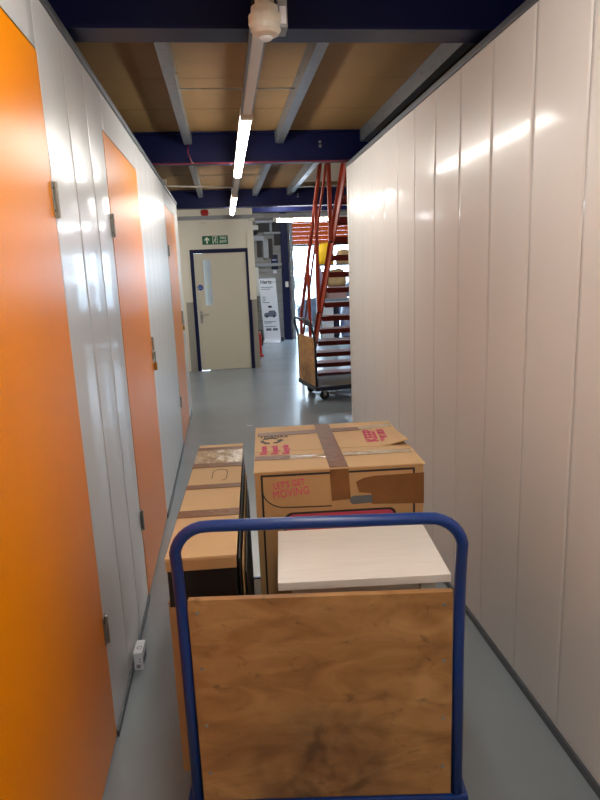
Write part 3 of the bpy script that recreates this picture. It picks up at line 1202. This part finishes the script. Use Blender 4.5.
# big moving box -------------------------------------------------------------
W, D, H = .537, .555, .9 - DT
bx = thing('moving_box', 'large brown moving box with pink LET\'S GET MOVING print and tape', 'box', (.058, 1.823, DT), math.radians(-3.6))
bm = NB()
box(bm, (0, 0, 0), (W, D, H - .012), .003)
mesh_obj('carton_body', bm, 'kraft2', bx)
mid = .212
bm = NB()
v = box(bm, (-.002, -.003, H - .0115), (W + .003, mid - .001, H - .007), .001)
mesh_obj('lid_flap', bm, 'kraft', bx)
bm = NB()
n = 16
pts_t, pts_b = [], []
for i in range(n + 1):
    x = -.002 + (W + .002) * i / n
    row = []
    for yy, k in ((mid + .001, 0), (D * .7, .7), (D + .003, 1)):
        lift = .020 * max(0, (i / n - .84) / .16) * (1 - k) ** 2
        row.append((x, yy, H - .0065 + lift))
    pts_t.append([bm.verts.new(p) for p in row])
    pts_b.append([bm.verts.new((p[0], p[1], p[2] - .0045)) for p in row])
for g in (pts_t, pts_b):
    for i in range(n):
        for j in range(2):
            bm.faces.new((g[i][j], g[i + 1][j], g[i + 1][j + 1], g[i][j + 1]))
for j in range(2):
    for i in (0, n):
        bm.faces.new((pts_t[i][j], pts_t[i][j + 1], pts_b[i][j + 1], pts_b[i][j]))
for i in range(n):
    for j in (0, 2):
        bm.faces.new((pts_t[i][j], pts_t[i + 1][j], pts_b[i + 1][j], pts_b[i][j]))
mesh_obj('lid_flap', bm, 'kraft', bx)
ZT = H - .0060


def skew_strip(name, m, corners, z, th=.0006):
    bm = NB()
    prism(bm, corners, 'Z', z, z + th)
    return mesh_obj(name, bm, m, bx)


skew_strip('tape', 'tape', [(.236, -.0035), (.296, -.0035), (.292, D + .002), (.234, D + .002)], ZT + .0012)
skew_strip('tape', 'tape', [(.0, .117), (.14, .112), (.14, .158), (.0, .162)], ZT)
skew_strip('tape', 'clear', [(.12, .112), (.235, .108), (.235, .152), (.12, .158)], ZT + .0002)
skew_strip('tape', 'clear', [(.297, .112), (W * .985, .118), (W * .985, .160), (.297, .156)], ZT + .0002)
skew_strip('tape', 'tape', [(.008, .410), (.40, .432), (.40, .482), (.008, .463)], ZT + .0008)
skew_strip('tape', 'clear', [(.40, .437), (W * .99, .462), (W * .99, .507), (.40, .483)], ZT + .0008)
bm = NB()
prism(bm, [(.236, H - .0115), (.296, H - .0115), (.301, H - .113), (.241, H - .116)], 'Y', -.0036, -.0024)
mesh_obj('tape', bm, 'tape', bx)
bm = NB()
prism(bm, [(.319, H - .058), (.345, H - .046), (.38, H - .041), (W + .0005, H - .039), (W + .0005, H - .143), (.369, H - .135), (.367, H - .099), (.328, H - .093)], 'Y', -.0016, -.0006)
mesh_obj('tape', bm, 'tape', bx)


bm = NB()
ribbon(bm, [(.020, .08), (.022, H - .022), (W - .032, H - .024), (W - .030, .08)], .0065, 'Y', -.0011, -.0004)
mesh_obj('printed_line', bm, 'ink', bx)
bm = NB()
cv = [(.022, H - .064)] + [(.095 - .073 * math.cos(a), H - .070 - .060 * math.sin(a)) for a in [PI / 2 * k / 8 for k in range(1, 9)]] + [(.20, H - .133), (.24, H - .133)]
ribbon(bm, cv, .0035, 'Y', -.0011, -.0004)
mesh_obj('printed_line', bm, 'ink', bx)
bm = NB()
po = arc((.115, H - .178), .03, PI, PI / 2, 6) + arc((.425, H - .172), .022, PI / 2, 0, 6) + [(.448, H - .40), (.085, H - .40)]
prism(bm, po, 'Y', -.0011, -.0004)
mesh_obj('printed_panel', bm, 'ink', bx)
bm = NB()
prism(bm, [(.266 + (x - .266) * .965, (H - .27) + (z - (H - .27)) * .945) for x, z in po], 'Y', -.0016, -.0012)
mesh_obj('printed_panel', bm, 'pinkred', bx)
bm = NB()
prism(bm, arc((.312, H - .118), .014, PI * .5, PI * 1.5, 8) + [(.370, H - .130), (.370, H - .104)], 'Y', -.0022, -.0017)
mesh_obj('hand_hole', bm, 'greyhole', bx)
a = math.radians(6)
xv, yv = (math.cos(a), 0, math.sin(a)), (-math.sin(a), 0, math.cos(a))
text('lettering', "LET'S GET", .030, 'pink', bx, frame_mtx((.107, -.0012, H - .053), xv, yv), bold=.00035, space=1.05, sx=.74)
text('lettering', 'MOVING', .038, 'pink', bx, frame_mtx((.112, -.0012, H - .082), xv, yv), bold=0.0, space=1.04, sx=.76)
zz = H - .0055
text('lettering', 'THANKS', .046, 'ink', bx, frame_mtx((.068, .402, zz), (1, 0, 0), (0, 1, 0)), bold=.001, sx=.6)
bm = NB()
for k in range(3):
    a0 = PI / 2 + k * 2 * PI / 3
    c = Vector((.058, .350))
    pts = [c + Vector((.034 * math.cos(a0 + q), .034 * math.sin(a0 + q))) for q in (-.75, -.25, .25, .5)]
    for p, q in zip(pts, pts[1:]):
        d = (q - p).normalized()
        nn = Vector((-d.y, d.x)) * .0065
        prism(bm, [tuple(p + nn), tuple(q + nn), tuple(q - nn), tuple(p - nn)], 'Z', zz - .0004, zz + .0004)
    p, d = pts[-1], (pts[-1] - pts[-2]).normalized()
    nn = Vector((-d.y, d.x)) * .013
    prism(bm, [tuple(p + nn), tuple(p + d * .018), tuple(p - nn)], 'Z', zz - .0004, zz + .0004)
mesh_obj('recycling_symbol', bm, 'ink', bx)
for k, q in enumerate(('Reuse', 'Repack', 'Recycle')):
    text('lettering', q, .034, 'pink', bx, frame_mtx((.030 + k * .0385, .228, zz), (0, 1, 0), (-1, 0, 0)), bold=.0014, sx=(1.25, 1.05, 1.05)[k])
text('lettering', 'KEEP', .060, 'pink', bx, frame_mtx((.428, .345, zz), (.05, 1, 0), (-1, .05, 0)), bold=.0022, sx=1.25)
text('lettering', 'THIS SIDE', .036, 'pink', bx, frame_mtx((.472, .345, zz + .0012), (.05, 1, 0), (-1, .05, 0)), bold=.0014, sx=1.1)

# tall narrow box ---------------------------------------------------------------
w, d, hh = .18, 1.047, .80 - DT
nb = thing('flat_pack_box', 'long narrow upright cardboard box with black sides and taped top', 'box', (-.192, 1.463, DT), math.radians(-2.75))
bm = NB()
box(bm, (.002, .002, 0), (w - .002, d - .002, hh - .006), .003)
mesh_obj('carton_body', bm, 'blackcard', nb)
bm = NB()
box(bm, (0, -.001, 0), (w, .0015, hh - .135), .0005)
mesh_obj('front_card', bm, 'kraft2', nb)
bm = NB()
box(bm, (0, -.0015, hh - .035), (w, .0016, hh - .0062), .0005)
mesh_obj('front_flap', bm, 'kraft2', nb)
bm = NB()
box(bm, (-.0015, .0, .0), (.0016, d, hh - .12), .0005)
mesh_obj('side_card', bm, 'kraft2', nb)
segs = [0, .30, .525, .755, d]
for i, (a, b) in enumerate(zip(segs, segs[1:])):
    bm = NB()
    box(bm, (-.001, a + .0008, hh - .0058 + .0006 * (i % 2)), (w + .001, b - .0008, hh), .0012)
    mesh_obj('top_flap', bm, 'kraft', nb)
for a, b, m_ in ((.262, .315, 'tape'), (.505, .545, 'tape'), (.735, .785, 'tape'), (.785, .955, 'clear'), (.955, 1.0, 'tape')):
    bm = NB()
    ov = .0012
    prism(bm, [(-ov, hh - .03), (-ov, hh + .0012), (w + ov, hh + .0012), (w + ov, hh - .03), (w + ov + .0006, hh - .03), (w + ov + .0006, hh + .0022), (-ov - .0006, hh + .0022), (-ov - .0006, hh - .03)], 'Y', a, b)
    mesh_obj('tape', bm, m_, nb)
bm = NB()
c = (w * .58, .645)
loop = [(c[0] + .026 * math.copysign(min(1, abs(1.3 * math.cos(a))), math.cos(a)), c[1] + .064 * math.sin(a)) for a in [2 * PI * k / 20 - 2.2 for k in range(21)]]
ribbon(bm, [p for k, p in enumerate(loop[3:-1])], .0024, 'Z', hh + .0001, hh + .0006)
mesh_obj('handle_cutout', bm, 'ink', nb)
for k in range(3):
    bm = NB()
    xx = w + .004 + k * .007
    box(bm, (xx, .02 + .03 * k, .02), (xx + .003, d - .12 - .1 * k, hh - .02 - .035 * k), .001)
    mesh_obj('side_sheet', bm, ('blackcard', 'kraft2', 'blackcard')[k], nb)

# white side table -----------------------------------------------------------
tb = thing('side_table', 'small white wood-grain side table just behind the plywood board', 'table', (.089, 1.433, DT), math.radians(-5.2))
tw, td, th_ = .449, .323, .72 - DT
bm = NB()
box(bm, (0, 0, th_ - .022), (tw, td, th_), .0015)
mesh_obj('table_top', bm, 'ash', tb)
bm = NB()
for lx in (.035, tw - .075):
    for ly in (.02, td - .06):
        bm = NB()
        box(bm, (lx, ly, 0), (lx + .04, ly + .04, th_ - .0225), .002)
        mesh_obj('leg', bm, 'ashedge', tb)
for ly in (.03, td - .045):
    bm = NB()
    box(bm, (.076, ly, th_ - .09), (tw - .076, ly + .015, th_ - .0225), .001)
    mesh_obj('apron', bm, 'ashedge', tb)
bm = NB()
box(bm, (.036, .061, .10), (tw - .036, td - .061, .118), .001)
mesh_obj('lower_shelf', bm, 'ash', tb)

# small white carton on the floor by the left wall ------------------------------
sb = thing('small_carton', 'tiny white printed carton on the floor against the left wall', 'carton', (XL + .010, 2.185, 0), math.radians(-2))
bm = NB()
box(bm, (0, 0, 0), (.034, .088, .074), .001)
mesh_obj('carton_body', bm, 'paper', sb)
bm = NB()
for k in range(7):
    box(bm, (.009 + k * .0022, -.0006, .008), (.0102 + k * .0022, -.0001, .024))
mesh_obj('barcode', bm, 'ink', sb)
bm = NB()
box(bm, (.0341, .01, .012), (.0345, .078, .045))
mesh_obj('printed_panel', bm, 'greyprint', sb)
bm = NB()
for z in (.034, .046):
    box(bm, (.020, -.0006, z), (.028, -.0001, z + .003))
mesh_obj('printed_mark', bm, 'greyprint', sb)
prism_b = NB()
ring = arc((.018, .035), .009, 0, 2 * PI * .9, 12)
ribbon(prism_b, ring, .0024, 'Z', .0741, .0746)
mesh_obj('printed_ring', prism_b, 'greyprint', sb)

# ================================================================== THINGS BEHIND THE STAIRS
rk = thing('storage_rack', 'open steel shelf rack of stored goods behind the staircase', 'shelf rack', (1.98, 12.75, 0))
for x in (0, .95):
    for y in (0, .5):
        bm = NB()
        box(bm, (x, y, 0), (x + .035, y + .035, 1.62), .002)
        mesh_obj('upright', bm, 'greymetal', rk)
for z in (.06, .90, 1.60):
    bm = NB()
    box(bm, (.0, -.0, z), (.985, .535, z + .03), .002)
    mesh_obj('shelf', bm, 'greymetal', rk)


def soft(name, lab, cat, m, c, s, group=None, p=.5, seed=0):
    """a slumped soft bag: rounded box"""
    rnd = random.Random(seed)
    bm = NB()
    bmesh.ops.create_cube(bm, size=1)
    bmesh.ops.subdivide_edges(bm, edges=bm.edges, cuts=4, use_grid_fill=True)
    for v in bm.verts:
        q = v.co * 2
        l = max(abs(q.x), abs(q.y), abs(q.z))
        r = q.length
        k = (l / r) ** p if r > 0 else 1
        q = q * k
        q += Vector((rnd.uniform(-.05, .05), rnd.uniform(-.05, .05), rnd.uniform(-.05, .05))) * (1 if q.z > -.9 else .0)
        zz_ = max(-1, q.z * 1.15)
        v.co = Vector((q.x * s[0] / 2 * (1 - .12 * zz_), q.y * s[1] / 2, (zz_ + 1) / 2 * s[2]))
    return tag(mesh_obj(name, bm, m, None, True, loc=c), lab, cat, group)


def carton(name, lab, m, c, s, rz=0):
    t = thing(name, lab, 'box', c, rz)
    bm = NB()
    box(bm, (-s[0] / 2, -s[1] / 2, 0), (s[0] / 2, s[1] / 2, s[2]), .004)
    mesh_obj('carton_body', bm, m, t)
    bm = NB()
    box(bm, (-s[0] / 2 - .001, -.025, s[2] + .0002), (s[0] / 2 + .001, .025, s[2] + .001))
    mesh_obj('tape', bm, 'clear', t)
    return t


soft('yellow_bag', 'bright yellow bag on top of the rack behind the stairs', 'bag', 'yellow', (2.17, 13.0, 1.6305), (.34, .36, .42), seed=1)
soft('tan_sack', 'tan cloth sack on the rack right of the yellow bag', 'bag', 'tan', (2.56, 13.0, 1.6305), (.34, .36, .28), seed=2)
carton('brown_carton', 'brown carton at the left end of the rack shelf below the yellow bag', 'brown', (2.09, 12.95, .9305), (.11, .3, .56))
carton('rose_carton', 'flat dusty pink carton on the middle rack shelf', 'rose', (2.37, 12.95, .9305), (.40, .3, .24))
soft('tan_bundle', 'tan cloth bundle lying on the pink carton on the rack', 'bundle', 'tan', (2.38, 12.97, 1.1715), (.40, .34, .34), seed=5)
carton('white_carton', 'tall white carton on the lowest rack shelf', 'paper', (2.15, 12.98, .0905), (.24, .35, .70))
soft('navy_bag', 'dark navy bag between the white carton and plaid bag', 'bag', 'navybag', (2.352, 13.0, .0905), (.13, .34, .72), seed=3)
soft('plaid_bag', 'blue and white plaid laundry bag on the lowest rack shelf', 'bag', 'bluebag', (2.64, 13.0, .0905), (.36, .36, .72), seed=4)
# lilac sheet hanging from rack side
bm = NB()
g = [[bm.verts.new((1.965 + .03 * math.sin(j * 1.3) - .01 * i, 12.74 + .004 * (i + j), 1.50 - .32 * j / 5 - .0)) if False else
      bm.verts.new((1.93 + .10 * i / 4 + .012 * j * (1 if i else 0), 12.725 + .008 * math.sin(i * 2 + j), 1.56 - .40 * j / 5)) for j in range(6)] for i in range(5)]
for i in range(4):
    for j in range(5):
        bm.faces.new((g[i][j], g[i + 1][j], g[i + 1][j + 1], g[i][j + 1]))
bmesh.ops.solidify(bm, geom=bm.faces[:], thickness=.004)
tag(mesh_obj('paper_sheet', bm, 'lilac', smooth=True), 'pale lilac crumpled sheet hanging on the left edge of the rack', 'paper')

# ================================================================== OUTSIDE
bm = NB()
box(bm, (-14, 14.2, -.12), (26, 60, -.02))
tag(mesh_obj('yard_ground', bm, 'yard'), 'pale concrete yard outside the loading door', 'ground', kind='structure')


def car(lab, loc, rz, m, van=False):
    t = thing('parked_car' if not van else 'parked_van', lab, 'car' if not van else 'van', loc, rz, group='vehicles in the yard')
    if van:
        side = [(-2.3, .30), (-2.3, 1.75), (-2.15, 1.92), (.9, 1.95), (1.25, 1.85), (1.75, 1.15), (2.35, .95), (2.42, .32)]
        gl = [(1.0, 1.15), (1.0, 1.70), (1.22, 1.70), (1.60, 1.15)]
    else:
        side = [(-1.95, .30), (-2.0, .75), (-1.85, 1.0), (-1.45, 1.42), (-.3, 1.48), (.45, 1.40), (1.0, .98), (1.8, .85), (2.0, .62), (1.98, .30)]
        gl = [(-1.45, 1.0), (-1.25, 1.34), (-.3, 1.40), (.4, 1.32), (.8, 1.0)]
    hw = .85
    bm = NB()
    rows = []
    for yy, k in ((-hw, .93), (-hw + .10, 1.0), (hw - .10, 1.0), (hw, .93)):
        rows.append([bm.verts.new((x * (1 if k == 1 else .99), yy * (1 if z < 1.0 else .9), z if z < .5 else .5 + (z - .5) * k)) for x, z in side])
    n_ = len(side)
    for a, b in zip(rows, rows[1:]):
        for i in range(n_):
            bm.faces.new((a[i], a[(i + 1) % n_], b[(i + 1) % n_], b[i]))
    bm.faces.new(rows[0])
    bm.faces.new(rows[-1][::-1])
    body = mesh_obj('body', bm, m, t)
    for s in (-1, 1):
        bm = NB()
        prism(bm, [(x, .5 + (z - .5) * .93) for x, z in gl], 'Y', s * hw * .93 - .06, s * hw * .93 + .0)
        mesh_obj('side_window', bm, 'carglass', body)
    bm = NB()
    a, b = ((1.27, 1.80), (1.70, 1.20)) if van else ((.47, 1.37), (.97, 1.0))
    vs = [bm.verts.new(p) for p in ((a[0] + .02, -.66, a[1]), (a[0] + .02, .66, a[1]), (b[0] + .02, .70, b[1]), (b[0] + .02, -.70, b[1]))]
    f = bm.faces.new(vs)
    bmesh.ops.solidify(bm, geom=[f], thickness=.02)
    mesh_obj('windscreen', bm, 'carglass', body)
    for wx in (-1.25, 1.3):
        for s in (-1, 1):
            bm = NB()
            lathe(bm, [(.20, -.10), (.30, -.09), (.32, -.04), (.32, .04), (.30, .09), (.20, .10)], (wx, s * (hw - .08), .32), 'Y', 20)
            wh = mesh_obj('wheel', bm, 'rubber', t)
            bm = NB()
            lathe(bm, [(.19, -.105), (.19, .105), (.06, .115)], (wx, s * (hw - .08), .32), 'Y', 14)
            mesh_obj('hub', bm, 'steel', wh)
    for s in (-1, 1):
        bm = NB()
        box(bm, (1.93 if not van else 2.33, s * .6 - .14, .62), (2.0 if not van else 2.41, s * .6 + .14, .74), .02)
        mesh_obj('headlight', bm, 'glass', body)
    return t


car('white car parked in the yard behind the grey car', (3.0, 21.0, -.02), math.radians(200), 'carwhite')
car('grey car parked in the yard just outside the shutter', (3.72, 16.3, -.02), math.radians(184), 'cargrey')
